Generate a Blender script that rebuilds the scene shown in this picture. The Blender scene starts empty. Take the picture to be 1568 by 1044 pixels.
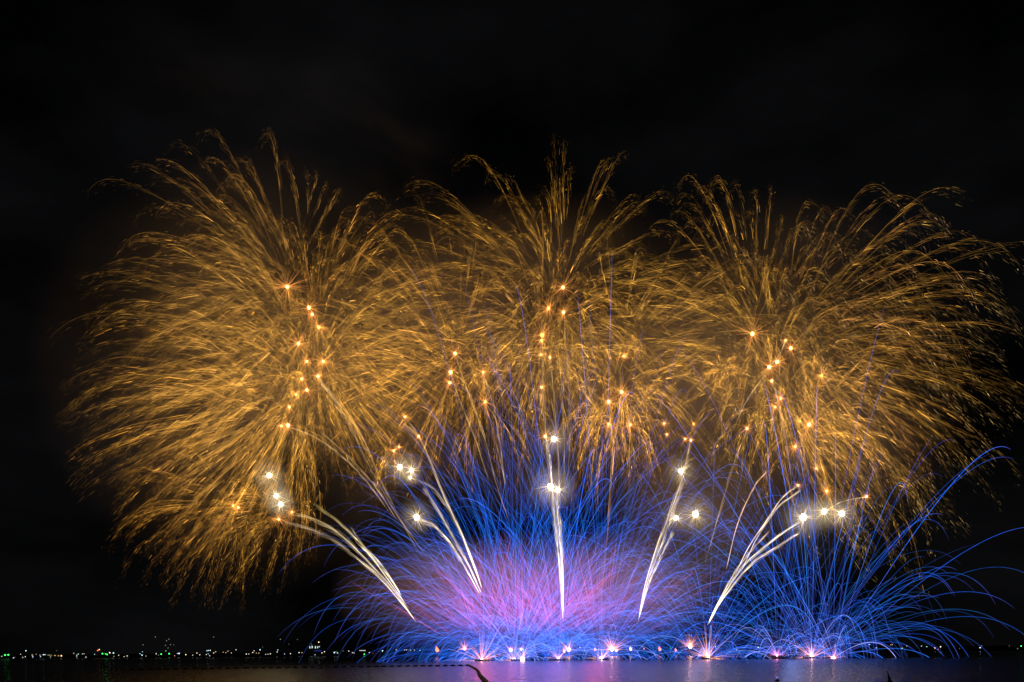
import bpy, math, random
import numpy as np
from mathutils import Vector, Matrix, noise

random.seed(7)
rng = np.random.default_rng(7)
R = math.radians
sc = bpy.context.scene
COL = sc.collection

# ------------------------------------------------------------------ camera
F = 1358.0            # focal length in photograph pixels (1568 wide)
CX, HY = 784.0, 1000.0  # principal point: the horizon row in the middle of the picture
CAM_H = 5.2
ROLL = 0.0080         # the photographer's horizon leans a little
cam_d = bpy.data.cameras.new('camera')
cam = bpy.data.objects.new('camera', cam_d)
COL.objects.link(cam)
cam_d.sensor_width = 36.0
cam_d.lens = 36.0 * F / 1568.0
cam_d.shift_y = (HY - 522.0) / 1568.0
cam_d.clip_start = 1.0
cam_d.clip_end = 60000.0
cam.matrix_world = Matrix.Translation((0, 0, CAM_H)) @ Matrix.Rotation(math.pi / 2, 4, 'X') @ Matrix.Rotation(-ROLL, 4, 'Z')
sc.camera = cam

# ------------------------------------------------------------------ night sky
w = bpy.data.worlds.new('World')
sc.world = w
w.use_nodes = True
nt = w.node_tree
nt.nodes.clear()
wo = nt.nodes.new('ShaderNodeOutputWorld')
bg = nt.nodes.new('ShaderNodeBackground')
sky = nt.nodes.new('ShaderNodeTexSky')
sky.sky_type = 'NISHITA'
sky.sun_disc = False
sky.sun_elevation = R(-14)
sky.sun_rotation = R(150)
tc = nt.nodes.new('ShaderNodeTexCoord')
mp = nt.nodes.new('ShaderNodeMapping')
mp.inputs['Scale'].default_value = (2.2, 2.2, 5.0)
mp.inputs['Rotation'].default_value = (0, R(35), 0)
nz = nt.nodes.new('ShaderNodeTexNoise')
nz.inputs['Scale'].default_value = 1.15
nz.inputs['Detail'].default_value = 5.0
nz.inputs['Roughness'].default_value = 0.55
rmp = nt.nodes.new('ShaderNodeValToRGB')
rmp.color_ramp.elements[0].position = 0.42
rmp.color_ramp.elements[0].color = (0.0004, 0.0005, 0.0007, 1)
rmp.color_ramp.elements[1].position = 0.80
rmp.color_ramp.elements[1].color = (0.0050, 0.0051, 0.0056, 1)
addn = nt.nodes.new('ShaderNodeMixRGB')
addn.blend_type = 'ADD'
addn.inputs[0].default_value = 1.0
nt.links.new(tc.outputs['Generated'], mp.inputs['Vector'])
nt.links.new(mp.outputs['Vector'], nz.inputs['Vector'])
nt.links.new(nz.outputs['Fac'], rmp.inputs['Fac'])
sk = nt.nodes.new('ShaderNodeMixRGB')
sk.blend_type = 'MULTIPLY'
sk.inputs[0].default_value = 1.0
sk.inputs[2].default_value = (0.05, 0.05, 0.05, 1)
nt.links.new(sky.outputs['Color'], sk.inputs[1])
nt.links.new(sk.outputs['Color'], addn.inputs[1])
nt.links.new(rmp.outputs['Color'], addn.inputs[2])
nt.links.new(addn.outputs['Color'], bg.inputs['Color'])
bg.inputs['Strength'].default_value = 1.0
nt.links.new(bg.outputs['Background'], wo.inputs['Surface'])

# ------------------------------------------------------------------ exposure, renderer
sc.view_settings.view_transform = 'Standard'
sc.view_settings.look = 'None'
sc.view_settings.exposure = 0.0
sc.view_settings.gamma = 1.0
sc.render.engine = 'CYCLES'
cy = sc.cycles
cy.use_denoising = True
cy.denoiser = 'OPENIMAGEDENOISE'
cy.denoising_input_passes = 'RGB_ALBEDO_NORMAL'
cy.denoising_prefilter = 'ACCURATE'
cy.max_bounces = 5
cy.diffuse_bounces = 1
cy.glossy_bounces = 2
cy.transparent_max_bounces = 256
cy.volume_bounces = 0
cy.volume_step_rate = 2.0
cy.volume_max_steps = 64
cy.sample_clamp_direct = 1.5
cy.sample_clamp_indirect = 0.4
cy.use_light_tree = True
cy.use_adaptive_sampling = False


# ------------------------------------------------------------------ helpers
def P(px, py, Y):
    """Where a photograph pixel lies on the upright plane Y metres from the camera."""
    dx, dy = px - CX, py - HY
    c, s = math.cos(ROLL), math.sin(ROLL)
    ux, uy = c * dx - s * dy, s * dx + c * dy
    return np.array([ux / F * Y, Y, CAM_H - uy / F * Y])


def M(px, Y):
    return px / F * Y


def tag(o, label=None, cat=None, group=None, kind=None):
    if label: o['label'] = label
    if cat: o['category'] = cat
    if group: o['group'] = group
    if kind: o['kind'] = kind
    return o


def empty(name, loc, label, cat, group=None):
    o = bpy.data.objects.new(name, None)
    o.empty_display_size = 1.0
    o.location = [float(v) for v in loc]
    COL.objects.link(o)
    return tag(o, label, cat, group)


def link(name, me, mat, parent=None):
    o = bpy.data.objects.new(name, me)
    if mat:
        for m_ in (mat if isinstance(mat, (list, tuple)) else [mat]):
            me.materials.append(m_)
    if parent is not None:
        o.parent = parent
    COL.objects.link(o)
    return o


def raw_mesh(name, V, quads, cols=None):
    me = bpy.data.meshes.new(name)
    V = np.ascontiguousarray(V, dtype=np.float32)
    quads = np.ascontiguousarray(quads, dtype=np.int32)
    k = quads.shape[1]
    me.vertices.add(len(V))
    me.vertices.foreach_set('co', V.ravel())
    me.loops.add(quads.size)
    me.loops.foreach_set('vertex_index', quads.ravel())
    me.polygons.add(len(quads))
    me.polygons.foreach_set('loop_start', np.arange(0, quads.size, k, dtype=np.int32))
    if cols is not None:
        a = me.attributes.new('spark_color', 'FLOAT_COLOR', 'POINT')
        c4 = np.ones((len(V), 4), dtype=np.float32)
        c4[:, :3] = cols
        a.data.foreach_set('color', c4.ravel())
    me.update(calc_edges=True)
    return me


def tubes(P_, rad, col, sides=3):
    """P_ (N,K,3) paths, rad (N,K), col (N,K,3): tapered tubes as arrays of vertices, quads and colours."""
    N, K, _ = P_.shape
    T = np.gradient(P_, axis=1)
    T /= np.linalg.norm(T, axis=2, keepdims=True) + 1e-9
    ref = np.where(np.abs(T[:, :, 1:2]) < 0.9, np.array([0., 1., 0.]), np.array([1., 0., 0.]))
    A = np.cross(T, ref)
    A /= np.linalg.norm(A, axis=2, keepdims=True) + 1e-9
    B = np.cross(T, A)
    ang = np.arange(sides) * 2 * math.pi / sides
    V = P_[:, :, None, :] + rad[:, :, None, None] * (np.cos(ang)[None, None, :, None] * A[:, :, None, :] + np.sin(ang)[None, None, :, None] * B[:, :, None, :])
    C = np.repeat(col[:, :, None, :], sides, axis=2)
    base = np.arange(N)[:, None, None] * (K * sides)
    j = np.arange(K - 1)[None, :, None] * sides
    s = np.arange(sides)[None, None, :]
    s2 = (s + 1) % sides
    q = np.stack([base + j + s, base + j + s2, base + j + sides + s2, base + j + sides + s], axis=-1).reshape(-1, 4)
    return V.reshape(-1, 3), q, C.reshape(-1, 3)


def join(parts):
    Vs, Qs, Cs, n = [], [], [], 0
    for V, q, c in parts:
        Vs.append(V); Qs.append(q + n); Cs.append(c); n += len(V)
    return np.concatenate(Vs), np.concatenate(Qs), np.concatenate(Cs)


def spark_obj(name, parts, origin, parent):
    V, q, c = join(parts)
    o = link(name, raw_mesh(name, V - np.asarray(origin), q, c), MAT['spark'], parent)
    return o


MAT = {}


def new_mat(name):
    m = bpy.data.materials.new(name)
    m.use_nodes = True
    n = m.node_tree
    n.nodes.clear()
    out = n.nodes.new('ShaderNodeOutputMaterial')
    return m, n, out


def emit_mat(name, color=None, strength=1.0, clear=False):
    m, n, out = new_mat(name)
    e = n.nodes.new('ShaderNodeEmission')
    e.inputs['Strength'].default_value = strength
    if color is None:
        a = n.nodes.new('ShaderNodeAttribute')
        a.attribute_name = 'spark_color'
        n.links.new(a.outputs['Color'], e.inputs['Color'])
    else:
        e.inputs['Color'].default_value = (*color, 1)
    if clear:
        t = n.nodes.new('ShaderNodeBsdfTransparent')
        ad = n.nodes.new('ShaderNodeAddShader')
        n.links.new(e.outputs['Emission'], ad.inputs[0])
        n.links.new(t.outputs['BSDF'], ad.inputs[1])
        n.links.new(ad.outputs['Shader'], out.inputs['Surface'])
    else:
        n.links.new(e.outputs['Emission'], out.inputs['Surface'])
    m.cycles.emission_sampling = 'NONE'
    MAT[name] = m
    return m


def paint(name, color, rough=0.6, var=0.25, scale=0.6):
    m, n, out = new_mat(name)
    b = n.nodes.new('ShaderNodeBsdfPrincipled')
    b.inputs['Roughness'].default_value = rough
    t = n.nodes.new('ShaderNodeTexCoord')
    z = n.nodes.new('ShaderNodeTexNoise')
    z.inputs['Scale'].default_value = scale
    r = n.nodes.new('ShaderNodeValToRGB')
    r.color_ramp.elements[0].color = (*[c * (1 - var) for c in color], 1)
    r.color_ramp.elements[1].color = (*[c * (1 + var) for c in color], 1)
    n.links.new(t.outputs['Object'], z.inputs['Vector'])
    n.links.new(z.outputs['Fac'], r.inputs['Fac'])
    n.links.new(r.outputs['Color'], b.inputs['Base Color'])
    n.links.new(b.outputs['BSDF'], out.inputs['Surface'])
    MAT[name] = m
    return m


def smoke_mat(name, color, density, nscale=1.6, lo=0.35, hi=0.75, power=1.2):
    """Smoke that thins out from the middle of its puff (object space is a unit ball) and is broken up by turbulence."""
    m, n, out = new_mat(name)
    v = n.nodes.new('ShaderNodeVolumePrincipled')
    v.inputs['Color'].default_value = (*color, 1)
    t = n.nodes.new('ShaderNodeTexCoord')
    g = n.nodes.new('ShaderNodeTexGradient')
    g.gradient_type = 'SPHERICAL'
    n.links.new(t.outputs['Object'], g.inputs['Vector'])
    pw = n.nodes.new('ShaderNodeMath'); pw.operation = 'POWER'
    pw.inputs[1].default_value = power
    n.links.new(g.outputs['Fac'], pw.inputs[0])
    ml = n.nodes.new('ShaderNodeMath'); ml.operation = 'MULTIPLY'
    ml.inputs[1].default_value = density
    if nscale:
        z = n.nodes.new('ShaderNodeTexNoise')
        z.inputs['Scale'].default_value = nscale
        z.inputs['Detail'].default_value = 2.0
        oi = n.nodes.new('ShaderNodeObjectInfo')
        ad = n.nodes.new('ShaderNodeVectorMath'); ad.operation = 'ADD'
        n.links.new(t.outputs['Object'], ad.inputs[0])
        n.links.new(oi.outputs['Location'], ad.inputs[1])
        n.links.new(ad.outputs['Vector'], z.inputs['Vector'])
        r = n.nodes.new('ShaderNodeMapRange')
        r.inputs['From Min'].default_value = lo
        r.inputs['From Max'].default_value = hi
        n.links.new(z.outputs['Fac'], r.inputs['Value'])
        m2 = n.nodes.new('ShaderNodeMath'); m2.operation = 'MULTIPLY'
        n.links.new(pw.outputs['Value'], m2.inputs[0])
        n.links.new(r.outputs['Result'], m2.inputs[1])
        n.links.new(m2.outputs['Value'], ml.inputs[0])
    else:
        n.links.new(pw.outputs['Value'], ml.inputs[0])
    n.links.new(ml.outputs['Value'], v.inputs['Density'])
    n.links.new(v.outputs['Volume'], out.inputs['Volume'])
    MAT[name] = m
    return m


def lamp(name, loc, power, color, size, parent=None):
    l = bpy.data.lights.new(name, 'POINT')
    l.energy = power
    l.color = color
    l.shadow_soft_size = size
    o = bpy.data.objects.new(name, l)
    o.location = [float(v) for v in loc]
    if parent is not None:
        o.parent = parent
    COL.objects.link(o)
    return o


# burning sparks and fireballs are glowing gas: they add light and hide nothing
emit_mat('spark', strength=0.46, clear=True)
emit_mat('white_heart', (1.0, 0.86, 0.55), 6.0, clear=True)
emit_mat('orange_heart', (1.0, 0.52, 0.16), 2.0, clear=True)
emit_mat('amber_heart', (1.0, 0.38, 0.04), 1.3, clear=True)
emit_mat('red_heart', (1.0, 0.26, 0.10), 0.9, clear=True)
emit_mat('flash_heart', (1.0, 0.74, 0.50), 5.0, clear=True)
emit_mat('flame', (1.0, 0.22, 0.04), 1.2, clear=True)
smoke_mat('puff_smoke', (0.9, 0.9, 0.9), 0.0065, nscale=0, power=1.5)
paint('hull_paint', (0.05, 0.052, 0.055), 0.55)
paint('deck_paint', (0.08, 0.075, 0.07), 0.8)
paint('rack_timber', (0.16, 0.11, 0.07), 0.8)
paint('float_rubber', (0.012, 0.012, 0.013), 0.9)
paint('rope_fibre', (0.03, 0.028, 0.025), 0.9)
paint('shore_soil', (0.02, 0.02, 0.018), 0.95, 0.4, 0.02)
paint('post_metal', (0.06, 0.06, 0.06), 0.6)
paint('concrete', (0.12, 0.12, 0.12), 0.85)


# ------------------------------------------------------------------ water and far shore
def water_mat():
    m, n, out = new_mat('water')
    b = n.nodes.new('ShaderNodeBsdfPrincipled')
    b.inputs['Base Color'].default_value = (0.004, 0.006, 0.008, 1)
    b.inputs['Roughness'].default_value = 0.15
    b.inputs['IOR'].default_value = 1.333
    b.inputs['Specular IOR Level'].default_value = 0.10
    b.inputs['Specular Tint'].default_value = (0.62, 0.60, 0.55, 1)   # tint that dims and warms the water's reflections
    t = n.nodes.new('ShaderNodeTexCoord')
    mp1 = n.nodes.new('ShaderNodeMapping')
    mp1.inputs['Scale'].default_value = (0.55, 0.12, 1)
    z1 = n.nodes.new('ShaderNodeTexNoise')
    z1.inputs['Scale'].default_value = 1.0
    z1.inputs['Detail'].default_value = 3.0
    z1.inputs['Roughness'].default_value = 0.6
    mp2 = n.nodes.new('ShaderNodeMapping')
    mp2.inputs['Scale'].default_value = (0.14, 0.05, 1)
    mp2.inputs['Rotation'].default_value = (0, 0, 0.3)
    z2 = n.nodes.new('ShaderNodeTexNoise')
    z2.inputs['Scale'].default_value = 1.0
    z2.inputs['Detail'].default_value = 2.0
    n.links.new(t.outputs['Object'], mp1.inputs['Vector'])
    n.links.new(t.outputs['Object'], mp2.inputs['Vector'])
    n.links.new(mp1.outputs['Vector'], z1.inputs['Vector'])
    n.links.new(mp2.outputs['Vector'], z2.inputs['Vector'])
    b1 = n.nodes.new('ShaderNodeBump')
    b1.inputs['Strength'].default_value = 1.0
    b1.inputs['Distance'].default_value = 0.6
    b2 = n.nodes.new('ShaderNodeBump')
    b2.inputs['Strength'].default_value = 1.0
    b2.inputs['Distance'].default_value = 0.8
    n.links.new(z1.outputs['Fac'], b1.inputs['Height'])
    n.links.new(z2.outputs['Fac'], b2.inputs['Height'])
    n.links.new(b2.outputs['Normal'], b1.inputs['Normal'])
    n.links.new(b1.outputs['Normal'], b.inputs['Normal'])
    n.links.new(b.outputs['BSDF'], out.inputs['Surface'])
    MAT['water'] = m


water_mat()
WX, WY0, WY1 = 9000.0, -400.0, 4200.0
me = raw_mesh('water', [(-WX, WY0, 0), (WX, WY0, 0), (WX, WY1, 0), (-WX, WY1, 0)], [(0, 1, 2, 3)])
tag(link('water', me, MAT['water']), kind='structure')

SHORE_Y = 2600.0


def shore_mesh():
    nx, ny = 220, 14
    xs = np.linspace(-5200, 5200, nx)
    ys = np.linspace(SHORE_Y - 40, SHORE_Y + 3200, ny)
    V = []
    for j, y in enumerate(ys):
        for x in xs:
            f = j / (ny - 1)
            h = -2.0 if j == 0 else 3.0 + 26 * f * (0.6 + 0.8 * noise.noise((x * 0.0016, y * 0.001, 3.0))) + 3 * noise.noise((x * 0.012, y * 0.01, 1.0))
            V.append((x, y + 25 * noise.noise((x * 0.004, j, 0.0)), h))
    q = [(j * nx + i, j * nx + i + 1, (j + 1) * nx + i + 1, (j + 1) * nx + i) for j in range(ny - 1) for i in range(nx - 1)]
    return raw_mesh('far_shore', V, q)


tag(link('far_shore', shore_mesh(), MAT['shore_soil']), kind='structure')


# ------------------------------------------------------------------ generic solid pieces
def box(cx, cy, cz, sx, sy, sz, taper=1.0):
    V = []
    for z, k in ((-0.5, taper), (0.5, 1.0)):
        for x, y in ((-0.5, -0.5), (0.5, -0.5), (0.5, 0.5), (-0.5, 0.5)):
            V.append((cx + x * sx * k, cy + y * sy * k, cz + z * sz))
    q = np.array([(0, 3, 2, 1), (4, 5, 6, 7), (0, 1, 5, 4), (1, 2, 6, 5), (2, 3, 7, 6), (3, 0, 4, 7)])
    return np.array(V), q


def solids(*bs):
    Vs, Qs, n = [], [], 0
    for V, q in bs:
        Vs.append(V); Qs.append(q + n); n += len(V)
    return np.concatenate(Vs), np.concatenate(Qs)


def lathe(profile, seg=10, at=(0, 0, 0), axis='z'):
    V, q = [], []
    for r, z in profile:
        for k in range(seg):
            a = 2 * math.pi * k / seg
            p = (r * math.cos(a), r * math.sin(a), z)
            if axis == 'x': p = (z, r * math.cos(a), r * math.sin(a))
            V.append((p[0] + at[0], p[1] + at[1], p[2] + at[2]))
    for i in range(len(profile) - 1):
        for k in range(seg):
            k2 = (k + 1) % seg
            q.append((i * seg + k, i * seg + k2, (i + 1) * seg + k2, (i + 1) * seg + k))
    return np.array(V), np.array(q)


def ball(r, rough=0.0, seg=10, rings=7, at=(0, 0, 0)):
    prof = [(max(0.02 * r, r * math.sin(math.pi * i / rings)), -r * math.cos(math.pi * i / rings)) for i in range(rings + 1)]
    V, q = lathe(prof, seg)
    if rough:
        V = V * (1 + rough * rng.normal(size=(len(V), 1)))
    return V + np.array(at), q


def dirs(n):
    z = rng.uniform(-1, 1, n)
    a = rng.uniform(0, 2 * math.pi, n)
    r = np.sqrt(1 - z * z)
    return np.stack([r * np.cos(a), r * np.sin(a), z], axis=1)


def rays(n, length, rad, c0, c1, jitter=0.5, up_only=False, spread=None, start=0.0):
    """Straight tapered spark spikes shooting out from the origin."""
    d = dirs(n)
    if up_only:
        d[:, 2] = np.abs(d[:, 2])
    if spread is not None:
        d[:, :2] *= spread
        d /= np.linalg.norm(d, axis=1, keepdims=True)
    L = length * (1 + jitter * rng.uniform(-1, 1, n))
    s = np.array([start, 0.35, 0.7, 1.0])
    Pp = d[:, None, :] * (L[:, None] * s[None])[:, :, None]
    Pp[:, :, 2] -= (0.10 * L[:, None] * (s[None] ** 2))
    rd = rad * np.array([1.0, 0.8, 0.55, 0.15])[None] * np.ones((n, 1))
    c0, c1 = np.array(c0), np.array(c1)
    cc = (c0[None, None] * (1 - s)[None, :, None] + c1[None, None] * s[None, :, None]) * rng.uniform(0.6, 1.3, (n, 1, 1))
    return tubes(Pp, rd, cc)


# ------------------------------------------------------------------ stars that fly out, slow down and shed sparks
GOLD_IN = np.array([0.43, 0.200, 0.030])
GOLD = np.array([0.225, 0.098, 0.0095])
BROWN = np.array([0.12, 0.055, 0.009])
PALE = np.array([0.40, 0.26, 0.085])


def fly(t, v0, u, k):
    e = (1 - np.exp(-k * t)) / k
    return u * t[..., None] + (v0 - u) * e[..., None]


def vel(t, v0, u, k):
    return u + (v0 - u) * np.exp(-k * t)[..., None]


def gold_trail(v0, u, k, T, bright, glitter, nsp, sr, tint):
    t = np.sort(rng.uniform(0.14, 1.0, nsp) ** 0.85) * T
    p = fly(t, v0[None], u[None], k)
    vv = vel(t, v0[None], u[None], k)
    s = t / T
    tau = rng.uniform(0.10, 0.62, nsp) * (1.1 - 0.4 * s)
    us = u * np.array([1.0, 1.0, 0.45]) + rng.normal(0, 2.0, (nsp, 3))
    al = rng.uniform(0.3, 0.9, nsp)
    f = np.array([0.0, 0.5, 1.0])
    tt = tau[:, None] * f[None]
    Pp = p[:, None, :] + fly(tt, (vv * al[:, None])[:, None, :], us[:, None, :], 2.2)
    Pp += rng.normal(0, 0.62, (nsp, 1, 3)) * (0.5 + 2.3 * s)[:, None, None]
    Pp[:, :, 2] -= (rng.exponential(1.6, nsp) * (0.3 + s))[:, None]
    hot = np.clip(1.1 - 1.9 * s, 0, 1)[:, None]
    end = np.clip((s - 0.45) / 0.55, 0, 1)[:, None]
    c = GOLD_IN * hot + GOLD * (1 - hot)
    c = c * (1 - end) + (PALE if glitter else BROWN) * end
    b = bright * np.exp(rng.normal(-0.35, 0.95, nsp))
    if glitter:
        b *= np.where((rng.random(nsp) < 0.5) & (s > 0.5), 0.10, 1.0) * (1 - 0.62 * end[:, 0])
    else:
        b *= 1 - 0.80 * end[:, 0]
    c = c * b[:, None] * tint
    cc = c[:, None, :] * np.array([1.0, 0.8, 0.35])[None, :, None]
    rd = sr * np.array([0.75, 1.0, 0.3])[None] * rng.uniform(0.6, 1.2, (nsp, 1))
    if glitter:
        rd *= np.where(s > 0.6, 1.25, 1.0)[:, None]
    parts = [tubes(Pp, rd, cc)]
    # the star's own thin streak
    t = np.linspace(0.12, 0.93, 18) * T
    q = fly(t, v0[None], u[None], k)[None]
    s = t / T
    cl = (GOLD_IN[None] * (1 - s)[:, None] + GOLD[None] * s[:, None]) * (bright * (1.5 if rng.random() < 0.35 else 0.5) * (0.5 + 0.8 * rng.random()))
    cl = cl * (1 - 0.85 * np.clip((s - 0.62) / 0.36, 0, 1))[:, None]
    parts.append(tubes(q, (sr * 0.7 * np.where(s > 0.92, 0.2, 1.0))[None], cl[None]))
    return parts


def gold_burst(px, py, Y, Rpx, n, label, heart='orange_heart', hr=1.5, bright=1.0, drift=(0, 0), T=3.2, spike=9, glitter=False,
               group='gold willow bursts', nsp=100, power=0, sr=0.10):
    c = P(px, py, Y)
    e = empty('gold_burst', c, label, 'firework', group)
    tint = np.array([1.0, rng.uniform(0.90, 1.08), rng.uniform(0.7, 1.4)])
    V, q = ball(hr * 0.62, 0.06)
    link('core', raw_mesh('core', V, q), MAT[heart], e)
    if spike:
        o = MAT[heart]
        spark_obj('core_spike', [rays(64, M(spike * 2.0, Y), 0.14, (0.75, 0.26, 0.05), (0.20, 0.055, 0.008), 0.6)], (0, 0, 0), e)
    if power:
        lamp('core_light', (0, 0, 0), power, (1.0, 0.50, 0.11), hr, e)
    Rm = M(Rpx, Y)
    k = 1.2
    ext = (1 - math.exp(-k * T)) / k
    if n:
        d = dirs(n)
        sp = Rm / ext * (1.08 * rng.uniform(0.10, 1.0, n) ** 0.36)
        bulk = np.array([M(drift[0] * 0.8, Y), 0, M(drift[1] + 26, Y)]) / ext
        u = np.array([drift[0] * 0.07, 0.0, -14.0 + rng.normal(0, 1.0)])
        for i in range(n):
            tl = T * (1.25 if glitter else 1.0) * rng.uniform(0.7, 1.12)
            br = bright * math.exp(rng.normal(-0.05, 0.35))
            spark_obj('spark_trail', gold_trail(d[i] * sp[i] + bulk, u, k, tl, br, glitter, nsp, sr, tint), (0, 0, 0), e)
    return e


FR = 600.0  # metres to the row of firing barges
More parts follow.
